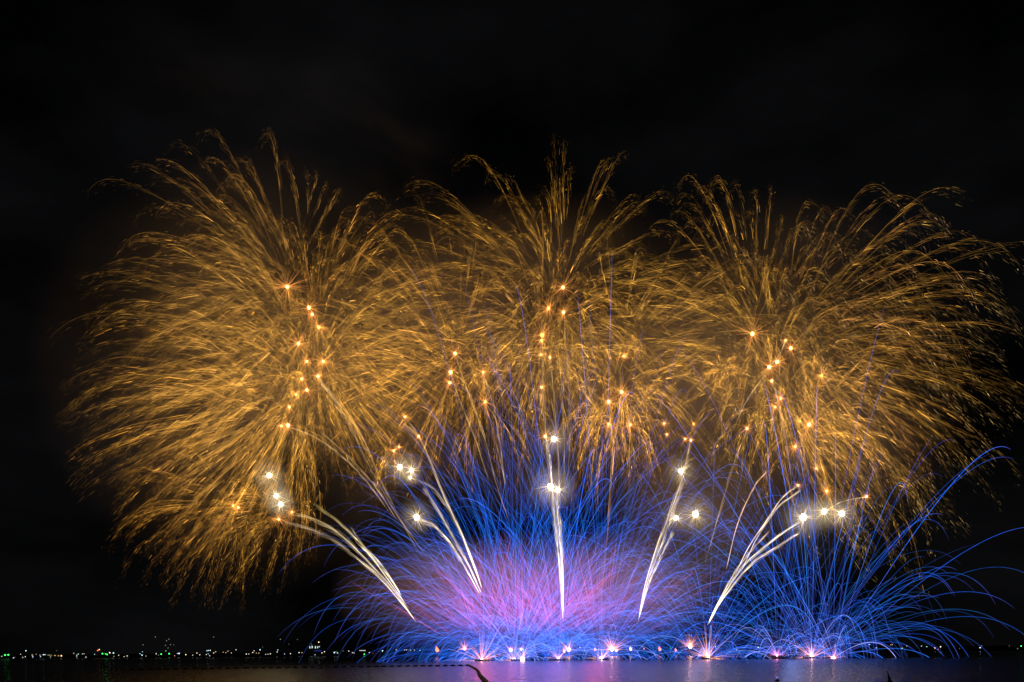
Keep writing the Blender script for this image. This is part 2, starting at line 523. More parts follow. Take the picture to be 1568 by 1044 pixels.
# px, py, depth, radius px, trails, label, keywords
L, MI, RI = (-110, 10), (-30, 10), (95, 10)
GB = [
    # left tower of bursts
    (440, 439, 620, 245, 78, 'orange star burst with long thin spikes, highest of the left tower of bursts', dict(hr=1.9, spike=22, drift=(-55, 0), bright=0.62, power=0.72e5)),
    (473, 471, 640, 240, 66, 'bright orange pair burst, upper one, just below the spiky top burst at left', dict(hr=2.0, spike=10, drift=(-50, 12), bright=0.62, power=0.72e5)),
    (478, 481, 600, 215, 56, 'smaller orange point touching the underside of a brighter orange burst at left', dict(hr=1.3, spike=8, drift=(-40, 20), bright=0.62)),
    (488, 501, 610, 215, 70, 'deep amber round glow burst, third step down the left tower', dict(hr=1.7, spike=12, heart='amber_heart', drift=(85, 10), bright=0.8, power=0.50e5)),
    (457, 526, 590, 250, 66, 'spiky pale burst standing alone left of centre of the left tower', dict(hr=1.5, spike=14, drift=(-115, 5), bright=0.72)),
    (470, 553, 630, 215, 50, 'small orange burst level with a twin on its right in the left tower', dict(hr=1.1, spike=7, drift=(-115, 10), bright=0.75)),
    (495, 553, 600, 200, 70, 'spoked orange burst on the right edge of the left tower', dict(hr=1.3, spike=14, drift=(90, 15), bright=0.95)),
    (487, 576, 580, 180, 60, 'bright orange point burst just under the spoked one in the left tower', dict(hr=1.4, spike=7, drift=(70, 5), bright=0.95)),
    (462, 580, 610, 215, 52, 'small orange burst with a short tail to lower right in the left tower', dict(hr=1.1, spike=7, drift=(-125, -5), bright=0.85)),
    (470, 597, 585, 165, 50, 'pale round burst where a violet trail curls away to the right', dict(hr=1.3, spike=9, drift=(-70, -10), bright=0.85)),
    (453, 604, 640, 205, 52, 'dim small orange burst left of the pale round one in the left tower', dict(hr=1.0, spike=6, drift=(-125, -10), bright=0.85)),
    (443, 623, 600, 200, 52, 'small orange burst alone between the left tower and the paired bursts beneath', dict(hr=1.1, spike=6, drift=(-130, -15), bright=0.9)),
    (431, 652, 610, 190, 54, 'left one of two orange bursts touching, foot of the left tower', dict(hr=1.1, spike=8, drift=(-115, -20), bright=1.0)),
    (441, 651, 590, 165, 46, 'right and brighter one of two touching orange bursts at the foot of the left tower', dict(hr=1.9, spike=8, drift=(-70, -30), bright=1.0, power=0.50e5)),
    (357, 774, 600, 130, 40, 'tiny orange burst farthest left, low over the dark, with a red streak below', dict(hr=0.9, spike=7, drift=(-65, -5), bright=0.62, heart='red_heart')),
    (365, 777, 630, 120, 30, 'tiny orange burst just right of the farthest left one, low down', dict(hr=0.9, spike=6, drift=(-45, -25), bright=0.62, heart='orange_heart')),
    (447, 784, 590, 90, 34, 'small red orange burst at the tip of the upper left comet', dict(hr=1.0, spike=8, drift=(-45, 0), bright=0.6, heart='red_heart')),
    (427, 795, 600, 100, 42, 'small orange burst at the tip of the lower left comet', dict(hr=1.0, spike=8, drift=(-70, -5), bright=0.62)),
    # between left and middle
    (697, 541, 640, 225, 80, 'upper orange burst of three in a column left of the middle', dict(hr=1.7, spike=9, drift=(-75, 45), bright=0.7, heart='orange_heart')),
    (690, 570, 610, 170, 60, 'brightest orange burst of three in a column left of the middle', dict(hr=2.0, spike=10, drift=(-60, 5), bright=0.9, power=0.55e5)),
    (689, 586, 590, 120, 34, 'lowest orange burst of three in a column left of the middle', dict(hr=1.3, spike=8, drift=(-45, -5), bright=0.9)),
    (740, 570, 620, 150, 44, 'faint orange burst with a thin tail hanging down left of the middle', dict(hr=1.2, spike=8, drift=(15, 10), bright=0.8, heart='red_heart')),
    (743, 615, 600, 120, 40, 'orange burst at the top of a red tail left of the middle', dict(hr=1.6, spike=10, drift=(0, 0), bright=0.95, heart='red_heart')),
    (620, 638, 600, 0, 0, 'small orange bead at the top of a thin slanting tail above the white flares', dict(hr=1.0, spike=6)),
    (641, 668, 600, 0, 0, 'orange bead part way down a thin slanting tail above the white flares', dict(hr=1.0, spike=4)),
    (603, 690, 590, 50, 16, 'faint orange burst just above the pair of white flares', dict(hr=1.0, spike=8, bright=0.8)),
    (611, 684, 600, 0, 0, 'tiny pale bead beside a faint orange burst above the white flares', dict(hr=0.6, spike=4)),
    # middle tower
    (862, 440, 620, 205, 84, 'highest orange burst of the middle tower', dict(hr=1.7, spike=11, drift=(5, 22), bright=0.62, power=0.72e5)),
    (840, 472, 640, 205, 64, 'amber burst lower left of the highest one in the middle tower', dict(hr=1.6, spike=12, heart='amber_heart', drift=(-105, 15), bright=0.66)),
    (863, 478, 600, 200, 62, 'orange burst straight below the highest one in the middle tower', dict(hr=1.6, spike=10, drift=(90, 15), bright=0.68, power=0.50e5)),
    (830, 513, 610, 190, 56, 'wide amber burst with deep orange halo in the middle tower', dict(hr=2.2, spike=16, heart='amber_heart', drift=(-40, 0), bright=0.72, power=0.55e5)),
    (829, 521, 590, 170, 40, 'small amber bead touching the underside of the deep orange burst', dict(hr=1.1, spike=6, heart='amber_heart', drift=(30, -5), bright=0.72)),
    (828, 543, 600, 120, 30, 'faint amber bead below the deep orange burst of the middle tower', dict(hr=0.9, spike=5, heart='amber_heart', drift=(-25, 0), bright=0.8)),
    (842, 547, 600, 150, 40, 'pale orange bead at the top of the tall gold tails in the middle', dict(hr=1.1, spike=5, drift=(25, -5), bright=0.8)),
    (829, 593, 600, 0, 0, 'small pale bead half way down the tall gold tails', dict(hr=1.0, spike=5)),
    (815, 630, 600, 0, 0, 'tiny dim orange bead left of the tall gold tails', dict(hr=0.7, spike=0, heart='amber_heart')),
    (835, 668, 600, 0, 0, 'small orange bead touching the left of the white flare in the middle', dict(hr=1.5, spike=8)),
    # right of middle
    (955, 545, 610, 200, 70, 'small orange bead high above the paired bursts right of the middle', dict(hr=1.0, spike=6, drift=(65, 30), bright=0.75)),
    (952, 600, 600, 115, 54, 'pale orange burst on top of a straight red tail right of the middle', dict(hr=1.6, spike=12, drift=(12, 5), bright=1.15)),
    (932, 615, 590, 115, 52, 'bright orange burst with short spokes left of the straight red tail', dict(hr=1.6, spike=12, drift=(-12, 5), bright=1.15, power=0.50e5)),
    (932, 649, 610, 80, 28, 'red orange burst on the left of a low pair right of the middle', dict(hr=1.4, spike=10, heart='red_heart', bright=1.0)),
    (965, 650, 600, 80, 28, 'red orange burst on the right of a low pair right of the middle', dict(hr=1.5, spike=10, heart='red_heart', bright=1.0)),
    (1017, 648, 600, 0, 0, 'tiny orange bead, left of several above the leaning white comets', dict(hr=0.7, spike=4)),
    (1021, 665, 600, 0, 0, 'tiny pale bead low left of several above the leaning white comets', dict(hr=0.7, spike=3)),
    (1049, 672, 600, 0, 0, 'pale bead at the tip of a leaning white comet strand', dict(hr=0.9, spike=4)),
    (1058, 674, 600, 0, 0, 'orange bead at the longest leaning comet tip', dict(hr=1.1, spike=4)),
    (1062, 649, 600, 0, 0, 'tiny orange bead highest above the leaning white comets', dict(hr=0.8, spike=3, heart='red_heart')),
    # right tower
    (1152, 511, 620, 205, 80, 'large orange star burst with long thin spikes at the upper left of the right tower', dict(hr=2.1, spike=18, drift=(-60, 45), bright=0.66, power=0.83e5)),
    (1203, 521, 640, 215, 66, 'small pale bead, highest of the right tower and on a wavy tail', dict(hr=1.1, spike=4, drift=(60, 30), bright=0.62, glitter=True)),
    (1211, 533, 600, 240, 74, 'orange burst on the right shoulder of the right tower', dict(hr=1.7, spike=10, drift=(125, 15), bright=0.66, glitter=True, power=0.55e5)),
    (1190, 554, 610, 235, 70, 'bright orange burst, right one of a close pair in the right tower', dict(hr=2.0, spike=10, drift=(110, 0), bright=0.68, glitter=True, power=0.55e5)),
    (1178, 562, 590, 170, 52, 'bright orange burst, left one of a close pair in the right tower', dict(hr=1.9, spike=12, drift=(-70, 15), bright=0.75)),
    (1182, 583, 600, 225, 56, 'small plain orange bead just under the close pair in the right tower', dict(hr=1.4, spike=5, drift=(130, -15), bright=0.7, glitter=True)),
    (1105, 570, 600, 42, 22, 'small dark centred gold spider burst between the middle and the right tower', dict(hr=0.3, spike=0, bright=1.0, heart='amber_heart', T=2.0)),
    (1258, 575, 600, 120, 34, 'amber bead among gold streaks right of the right tower', dict(hr=1.2, spike=8, heart='amber_heart', drift=(90, 10), bright=0.7, glitter=True)),
    (1196, 610, 600, 140, 46, 'deep orange burst with curling gold trails below the right tower', dict(hr=1.3, spike=10, heart='red_heart', drift=(60, 15), bright=0.95)),
    (1187, 623, 620, 120, 36, 'red orange burst left of and below the curling gold trails', dict(hr=1.4, spike=8, heart='red_heart', drift=(-20, 5), bright=0.9)),
    (1239, 650, 590, 135, 56, 'large orange burst with long spokes low in the right tower', dict(hr=1.9, spike=18, drift=(45, 20), bright=1.05, power=0.55e5)),
    (1144, 656, 600, 60, 20, 'small pale orange burst at the top of a thin leaning tail', dict(hr=1.2, spike=6, bright=0.9)),
    (1218, 683, 600, 90, 30, 'red burst below the large spoked orange burst at right', dict(hr=1.5, spike=9, heart='red_heart', drift=(30, 0), bright=0.85)),
    (1250, 717, 600, 0, 0, 'tiny red orange bead above the row of white flares at right', dict(hr=0.8, spike=4, heart='red_heart')),
    (1266, 752, 600, 0, 0, 'small orange bead just above the middle white flare at right', dict(hr=0.9, spike=7)),
    (1222, 743, 600, 0, 0, 'orange bead at the tip of a beaded comet above the white flares', dict(hr=1.0, spike=4)),
    (1327, 760, 600, 70, 16, 'orange bead at the end of a flat tail right of the white flares', dict(hr=1.1, spike=4, drift=(30, 0), bright=0.5, glitter=True)),
]
for (x, y, Y, rp, n, lab, kw) in GB:
    kw['bright'] = kw.get('bright', 1.0) * (1.55 - 0.0034 * min(rp, 240))   # small low shells burn hotter than the wide high ones
    if x < 500:      # the left tower burns a little darker
        kw['bright'] = kw.get('bright', 1.0) * 0.92
        rp *= 0.96
    n = min(100, int(n * (1.3 if rp > 150 else 1.0)))
    gold_burst(x, y, Y, rp, n, lab, **kw)


# ------------------------------------------------------------------ white flares
def white_flare(px, py, Y, r, label):
    e = empty('white_flare', P(px, py, Y), label, 'flare', 'white magnesium flares')
    V, q = ball(r * 0.64, 0.10, 12, 8)
    link('core', raw_mesh('core', V, q), MAT['white_heart'], e)
    spark_obj('core_spike', [rays(60, r * 2.4, 0.2, (0.9, 0.7, 0.4), (0.25, 0.16, 0.06), 0.65)], (0, 0, 0), e)
    V, q = ball(1.0, 0, 24, 14)
    o = link('halo_smoke', raw_mesh('halo_smoke', V, q), MAT['puff_smoke'], e)  # smoke ball added around the core so its lamp makes a halo
    o.scale = (r * 6.0,) * 3
    lamp('flare_light', (0, 0, 0), (3.6e4 if px < 500 else 2.0e4) * (r / 2.4) ** 2, (1.0, 0.80, 0.46), r, e)
    return e


for a in [
    (412, 728, 600, 2.5, 'white flare at the top of a column of three at far left'),
    (423, 759, 600, 2.3, 'white flare in the middle of a column of three at far left'),
    (430, 772, 590, 2.3, 'white flare at the bottom of a column of three at far left'),
    (612, 715, 600, 2.7, 'larger white flare of a close pair above the second comet fan'),
    (630, 720, 590, 2.1, 'smaller white flare of a close pair above the second comet fan'),
    (628, 731, 610, 1.3, 'little cream flare under a close pair of white flares'),
    (638, 792, 590, 2.8, 'white flare at the tip of the curling thick comet'),
    (848, 672, 600, 2.6, 'white flare highest over the vertical comet'),
    (843, 745, 600, 3.3, 'big white flare on top of the vertical comet'),
    (854, 750, 590, 2.5, 'white flare touching the right of the big one on the vertical comet'),
    (1043, 721, 600, 2.6, 'white flare between the strands of the leaning comets'),
    (1065, 787, 610, 3.2, 'large hazy white flare right of the leaning comets'),
    (1035, 793, 590, 2.2, 'smaller hazy white flare touching the right strand of the leaning comets'),
    (1230, 792, 590, 3.4, 'big white flare at the tip of the right slanting comet'),
    (1262, 783, 600, 2.8, 'white flare in the middle of the row of three at right'),
    (1289, 786, 610, 2.8, 'white flare at the right end of the row of three'),
]:
    white_flare(*a)


# ------------------------------------------------------------------ comets and rising tails
def spline(pts, n):
    pts = np.asarray(pts, float)
    pp = np.vstack([2 * pts[0] - pts[1], pts, 2 * pts[-1] - pts[-2]])
    m = len(pts) - 1
    out = []
    for s in np.linspace(0, m - 1e-6, n):
        i = int(s); f = s - i
        a, b, c, d = pp[i], pp[i + 1], pp[i + 2], pp[i + 3]
        out.append(0.5 * (2 * b + (c - a) * f + (2 * a - 5 * b + 4 * c - d) * f * f + (3 * b - a - 3 * c + d) * f ** 3))
    return np.array(out)


def comet(pts, label, Y=570.0, w=1.6, c0=(1.0, 0.84, 0.58), c1=(0.62, 0.40, 0.16), bright=0.26, n=260, wig=0.0, name='comet', group='comets rising from the barges', fade=0.5, core=0.09):
    K = 90
    w *= 0.85
    pth = np.array([P(x, y, Y) for x, y in spline(pts, K)])
    o = pth[0].copy()
    pth -= o
    seglen = np.linalg.norm(np.diff(pth, axis=0), axis=1).sum()
    s = np.linspace(0, 1, K)
    if wig:
        ph = s * seglen / 5.2
        pth += np.stack([np.cos(ph), np.sin(ph), 0.5 * np.sin(ph + 1)], axis=1) * (wig * (0.3 + s))[:, None]
    e = empty(name, o, label, 'comet', group)
    c0, c1 = np.array(c0), np.array(c1)
    lum = bright * (1 - fade * s)
    colp = (c0[None] * (1 - s)[:, None] + c1[None] * s[:, None]) * lum[:, None]
    rad = core * (0.35 + 0.9 * np.minimum(1, s * 6)) * np.where(s > 0.97, 0.4, 1)
    spark_obj('bright_strand', [tubes(pth[None], rad[None], colp[None] * 1.25, 5)], (0, 0, 0), e)
    # loose sparks around the strand
    i0 = (rng.uniform(0, 0.93, n) * K).astype(int)
    ln = rng.integers(4, 13, n)
    f = np.linspace(0, 1, 4)
    idx = np.clip(i0[:, None] + (ln[:, None] * f[None]), 0, K - 1).astype(int)
    sp = pth[idx]
    wv = w * (0.12 + 0.88 * np.clip(i0 / K * 2.2, 0, 1))
    off = rng.normal(0, 0.42, (n, 3)) * wv[:, None]
    off[:, 2] -= 0.3 * wv
    sp = sp + off[:, None, :] * (0.7 + 0.5 * f)[None, :, None]
    ss = i0 / K
    cc = (c0[None] * (1 - ss)[:, None] + c1[None] * ss[:, None]) * (bright * (1 - fade * ss) * np.exp(rng.normal(-0.35, 0.85, n)))[:, None]
    rr = 0.15 * np.array([0.4, 1, 0.8, 0.2])[None] * rng.uniform(0.6, 1.3, (n, 1))
    spark_obj('spark_tail', [tubes(sp, rr, np.repeat(cc[:, None, :], 4, axis=1))], (0, 0, 0), e)
    return e


AM0, AM1 = (1.0, 0.82, 0.55), (0.75, 0.50, 0.16)
WH1 = (0.85, 0.66, 0.42)
COMETS = [
    # first fan, far left
    ([(637, 952), (600, 900), (545, 840), (495, 800), (447, 786)], 'upper long gold comet of the far left fan, curving to a red orange burst', dict(c1=AM1, w=2.0, wig=0.25, fade=0.55)),
    ([(634, 948), (590, 893), (540, 848), (490, 815), (427, 796)], 'lowest and longest gold comet of the far left fan', dict(c0=AM0, c1=(0.7, 0.45, 0.22), w=2.0, wig=0.25, fade=0.6)),
    ([(626, 932), (588, 878), (552, 832), (520, 800), (478, 769)], 'straight yellow comet strand above the curved ones in the far left fan', dict(c0=AM0, c1=(0.7, 0.5, 0.12), w=1.4, fade=0.55)),
    ([(615, 912), (592, 878), (570, 852), (552, 834)], 'short thick comet strand inside the far left fan', dict(c0=(0.95, 0.85, 0.65), c1=WH1, w=1.5, fade=0.3)),
    ([(612, 906), (585, 865), (558, 836), (536, 806)], 'short comet strand with a faint tip, top of the far left fan', dict(c0=(0.85, 0.75, 0.55), c1=(0.5, 0.38, 0.18), w=1.2, fade=0.6)),
    # second fan
    ([(736, 912), (712, 868), (690, 832), (665, 805), (641, 794)], 'thick white comet curling over to a white flare in the second fan', dict(c1=WH1, w=2.2, fade=0.25, core=0.5)),
    ([(737, 908), (716, 862), (694, 822), (672, 782), (648, 744)], 'thick white middle comet of the second fan', dict(c1=WH1, w=2.2, fade=0.35, core=0.42)),
    ([(739, 903), (722, 858), (702, 805), (684, 768), (662, 712), (641, 668), (620, 638)], 'tallest comet of the second fan, thinning to orange beads', dict(c1=(0.6, 0.32, 0.10), w=1.2, fade=0.45)),
    ([(738, 900), (724, 858), (706, 815), (690, 785), (664, 748), (630, 731)], 'pale comet bending towards the little cream flare in the second fan', dict(c1=(0.55, 0.42, 0.3), w=1.8, fade=0.5)),
    # vertical
    ([(862, 948), (858, 880), (851, 810), (845, 750)], 'left strand of the vertical white comet under the big flare', dict(c1=WH1, w=2.0, fade=0.15, core=0.5)),
    ([(863, 942), (860, 860), (855, 800), (853, 752)], 'middle strand of the vertical white comet', dict(c1=WH1, w=2.0, fade=0.15, core=0.5)),
    ([(863, 935), (862, 880), (860, 830), (858, 790)], 'right strand of the vertical white comet, ending short', dict(c1=(0.9, 0.75, 0.55), w=1.6, fade=0.4)),
    ([(846, 745), (843, 715), (840, 690), (837, 668)], 'short bright column joining the big flare to the higher flare', dict(c0=(0.95, 0.8, 0.6), c1=(0.8, 0.6, 0.4), w=1.6, fade=0.2)),
    # leaning right
    ([(977, 952), (988, 895), (1003, 845), (1020, 800), (1040, 745), (1050, 712), (1058, 676)], 'longest leaning white comet, its tip an orange bead', dict(c1=(0.8, 0.5, 0.25), w=1.7, wig=0.15, fade=0.35)),
    ([(978, 948), (992, 890), (1012, 835), (1030, 785), (1049, 733)], 'second leaning white comet right of the longest one', dict(c1=WH1, w=1.7, fade=0.25)),
    ([(979, 945), (995, 890), (1014, 847), (1031, 813)], 'short leaning white comet, rightmost of its fan', dict(c1=(0.9, 0.8, 0.62), w=1.5, fade=0.3)),
    ([(1036, 742), (1046, 716), (1055, 705), (1064, 700)], 'short orange beaded tip right of the longest leaning comet', dict(c0=(0.9, 0.6, 0.3), c1=(0.8, 0.45, 0.2), w=0.9, fade=0.2, n=50)),
    # far right fan
    ([(1083, 957), (1105, 915), (1140, 865), (1185, 826), (1228, 796)], 'wavy white comet rising to the big flare at right', dict(c1=(0.95, 0.85, 0.65), w=1.5, wig=0.35, fade=0.15, core=0.5)),
    ([(1085, 955), (1110, 912), (1150, 864), (1190, 837), (1226, 814)], 'lower wavy white comet ending under the big flare at right', dict(c1=(0.9, 0.65, 0.5), w=1.5, wig=0.35, fade=0.3, core=0.42)),
    ([(1085, 953), (1106, 910), (1130, 868), (1156, 836), (1180, 811)], 'straight orange white comet on the left of the right fan', dict(c1=(0.8, 0.5, 0.28), w=1.2, fade=0.4)),
    ([(1125, 880), (1150, 832), (1178, 790), (1203, 757), (1222, 743)], 'beaded gold comet curving to an orange bead above the right flares', dict(c0=(0.6, 0.45, 0.35), c1=(0.85, 0.6, 0.3), w=0.9, wig=0.6, fade=0.1, bright=0.26)),
    ([(1133, 878), (1166, 812), (1193, 775), (1225, 750)], 'lower beaded gold comet beside the one curving to an orange bead', dict(c0=(0.5, 0.38, 0.3), c1=(0.8, 0.6, 0.3), w=0.9, wig=0.6, fade=0.1, bright=0.24)),
    ([(1112, 872), (1130, 800), (1155, 745), (1176, 720)], 'thin rust coloured comet hooking right at its tip', dict(c0=(0.4, 0.25, 0.2), c1=(0.8, 0.42, 0.22), w=0.8, fade=0.1, bright=0.26)),
    ([(1270, 778), (1290, 768), (1308, 763), (1327, 760)], 'short flat gold tail running right to an orange bead', dict(c0=(0.7, 0.5, 0.25), c1=(0.9, 0.6, 0.3), w=0.7, wig=0.25, fade=0.0, n=50, bright=0.35)),
]
for pts, lab, kw in COMETS:
    comet(pts, lab, **kw)

RT = dict(name='rising_tail', group='thin tails left by rising shells', c0=(0.42, 0.28, 0.16), c1=(0.80, 0.50, 0.20), fade=0.0, w=1.5, n=70, core=0.16)
TAILS = [
    ([(640, 845), (590, 750), (565, 690), (540, 645), (505, 600), (487, 577)], 'long gold tail dropping right from the left tower', dict(w=2.6, bright=0.85)),
    ([(655, 855), (600, 775), (555, 692), (530, 640), (497, 592), (470, 554)], 'second long gold tail beside the first one from the left tower', dict(w=2.6, bright=0.8)),
    ([(604, 795), (560, 735), (520, 695), (480, 668), (441, 652)], 'curved gold tail from the touching bursts at the foot of the left tower', dict(bright=0.9)),
    ([(610, 800), (575, 745), (535, 700), (492, 661)], 'yellow tail just above the curved one near the foot of the left tower', dict(bright=0.85)),
    ([(780, 800), (760, 740), (742, 670), (715, 595), (697, 542)], 'pink gold tail from the top of the three bursts left of the middle', dict(bright=0.7)),
    ([(750, 740), (725, 665), (703, 610), (690, 571)], 'thin tail from the brightest of three bursts left of the middle', dict(bright=0.7)),
    ([(775, 760), (767, 690), (755, 620), (740, 571)], 'thin tail from the faint orange burst left of the middle', dict(bright=0.7)),
    ([(775, 745), (765, 700), (755, 660), (743, 616)], 'red tail under the orange burst left of the middle', dict(bright=0.8, c1=(0.8, 0.3, 0.12))),
    ([(845, 745), (838, 700), (832, 600), (830, 514)], 'leftmost of the tall upright gold tails in the middle', dict(bright=0.75, w=1.9)),
    ([(857, 765), (855, 700), (849, 620), (842, 548)], 'second of the tall upright gold tails in the middle', dict(bright=0.8, w=2.0)),
    ([(864, 750), (863, 640), (856, 545)], 'third of the tall upright gold tails in the middle', dict(bright=0.6, w=2.4)),
    ([(870, 730), (873, 640), (864, 480)], 'rightmost of the tall upright gold tails in the middle', dict(bright=0.5, w=2.4)),
    ([(922, 905), (928, 840), (935, 760), (940, 680), (952, 601)], 'straight red tail under the pale burst right of the middle', dict(bright=0.75, c0=(0.35, 0.12, 0.10), c1=(0.8, 0.38, 0.16))),
    ([(930, 800), (936, 720), (937, 670), (932, 616)], 'orange tail crossing the straight red one right of the middle', dict(bright=0.65)),
    ([(1080, 860), (1100, 790), (1122, 715), (1144, 657)], 'thin leaning tail under the small pale burst left of the right tower', dict(bright=0.7, c1=(0.7, 0.42, 0.24))),
    ([(1122, 660), (1140, 620), (1160, 588), (1178, 563), (1192, 545), (1203, 522)], 'wavy gold tail through the close pair of the right tower', dict(bright=0.8, wig=0.4)),
    ([(1215, 760), (1206, 690), (1197, 640), (1184, 585)], 'violet grey tail below the plain bead of the right tower', dict(bright=0.6, c0=(0.3, 0.2, 0.35), c1=(0.55, 0.35, 0.3))),
    ([(1255, 770), (1236, 720), (1226, 660)], 'thin tail beside the large spoked orange burst at right', dict(bright=0.55, c0=(0.25, 0.17, 0.35), c1=(0.6, 0.35, 0.25))),
    ([(328, 811), (337, 798), (350, 781)], 'short straight red streak beside the tiny bursts farthest left', dict(bright=0.7, c0=(0.5, 0.06, 0.06), c1=(0.8, 0.15, 0.08), w=0.5, n=16)),
]
for pts, lab, kw in TAILS:
    k2 = dict(RT); k2.update(kw); k2['bright'] = 0.32 * kw.get('bright', 1.0)
    comet(pts, lab, **k2)


# ------------------------------------------------------------------ barges
def barge(px, Y, label, L=13.0, W=7.0):
    x = P(px, HY + CAM_H / Y * F, Y)[0]
    e = empty('barge', (x, Y, 0), label, 'barge', 'firing barges')
    V, q = solids(box(0, 0, 0.35, L, W, 1.5, 0.88))
    link('hull', raw_mesh('hull', V, q), MAT['hull_paint'], e)
    V, q = solids(box(0, 0, 1.17, L * 0.96, W * 0.94, 0.14))
    link('deck', raw_mesh('deck', V, q), MAT['deck_paint'], e)
    for k in (-1, 1):
        bs = [box(k * L * 0.27, 0, 1.5, L * 0.28, W * 0.5, 0.10), box(k * L * 0.27, 0, 1.9, L * 0.28, W * 0.5, 0.10)]
        rk = link('mortar_rack', raw_mesh('mortar_rack', *solids(*bs)), MAT['rack_timber'], e)
        tb = [lathe([(0.14, 1.25), (0.14, 2.35), (0.11, 2.35), (0.11, 1.3)], 8, (k * L * 0.27 + dx * 0.8, dy * 0.9, 0)) for dx in (-2, -1, 0, 1, 2) for dy in (-1.5, -0.5, 0.5, 1.5)]
        link('mortar_tube', raw_mesh('mortar_tube', *solids(*tb)), MAT['post_metal'], rk)
    return e


FRONT = [738, 793, 855, 921, 1084, 1190, 1243, 1276]
FRONT_L = ['dark barge under the leftmost blue fan with its orange rays', 'dark barge under the twin white flashes', 'dark barge under the small orange flash between twin flashes and a single one',
           'dark barge under the white flash right of the vertical comet', 'dark barge under the lone orange fountain beneath the right slanting comet',
           'dark barge under the dim pink sparks left of the right blue fan', 'dark barge under the white flash of the right blue fan', 'dark barge under the pinkish flash at the right end of the row']
for p_, l_ in zip(FRONT, FRONT_L):
    barge(p_, FR, l_, L=10.0)
REAR_Y = 1200.0
REAR = [(710, 'distant barge behind the leftmost blue fan'), (783, 'distant barge behind the twin white flashes'), (871, 'distant barge under the orange spray right of the vertical comet'),
        (940, 'distant barge under the tall orange spray'), (1057, 'distant barge under the orange spray beside the lone fountain')]
for p_, l_ in REAR:
    barge(p_, REAR_Y, l_, L=14.0)


# ------------------------------------------------------------------ blue fans shot from the barges
def blue_cols(s, h, hue, bright):
    near = np.array([0.12, 0.10, 0.50])
    blue = np.array(hue)
    tip = np.array([0.07, 0.07, 0.42])
    a = np.clip(s / 0.22, 0, 1)[..., None]
    b = np.clip((s - 0.65) / 0.35, 0, 1)[..., None]
    c = near * (1 - a) + blue * a
    c = c * (1 - b) + tip * b
    return c * bright


def mine_trail(v0, k, T, hue, bright, r, K=30, ramp=0.14):
    u = np.array([-1.0, 0, -9.8 / k])
    t = np.linspace(0.0, 1.0, K) * T
    p = fly(t, v0[None], u[None], k)
    lim = np.nonzero(p[:, 2] < -0.5)[0]
    if len(lim) and lim[0] > 3:
        T2 = t[lim[0]]
        t = np.linspace(0.0, 1.0, K) * T2
        p = fly(t, v0[None], u[None], k)
    s = t / T
    c = blue_cols(s, p[:, 2], hue, bright) * np.exp(rng.normal(0, 0.12, K))[:, None]
    c = c * ((0.15 + 0.85 * np.clip(s / ramp, 0, 1)) * (1 - 0.75 * np.clip((s - 0.8) / 0.2, 0, 1)))[:, None]
    rad = r * (0.55 + 0.6 * np.minimum(1, s * 3)) * np.where(np.arange(K) == K - 1, 0.2, 1)
    return tubes(p[None], rad[None], c[None], 3)


def mine_dir(n, lean, tilt_max):
    a = rng.uniform(0, 2 * math.pi, n)
    ct = rng.uniform(math.cos(R(tilt_max)), 1.0, n)
    st = np.sqrt(1 - ct * ct)
    d = np.stack([st * np.cos(a), 0.8 * st * np.sin(a), ct], axis=1)
    c, s = math.cos(R(lean)), math.sin(R(lean))
    return np.stack([d[:, 0] * c + d[:, 2] * s, d[:, 1], np.abs(-d[:, 0] * s + d[:, 2] * c)], axis=1)


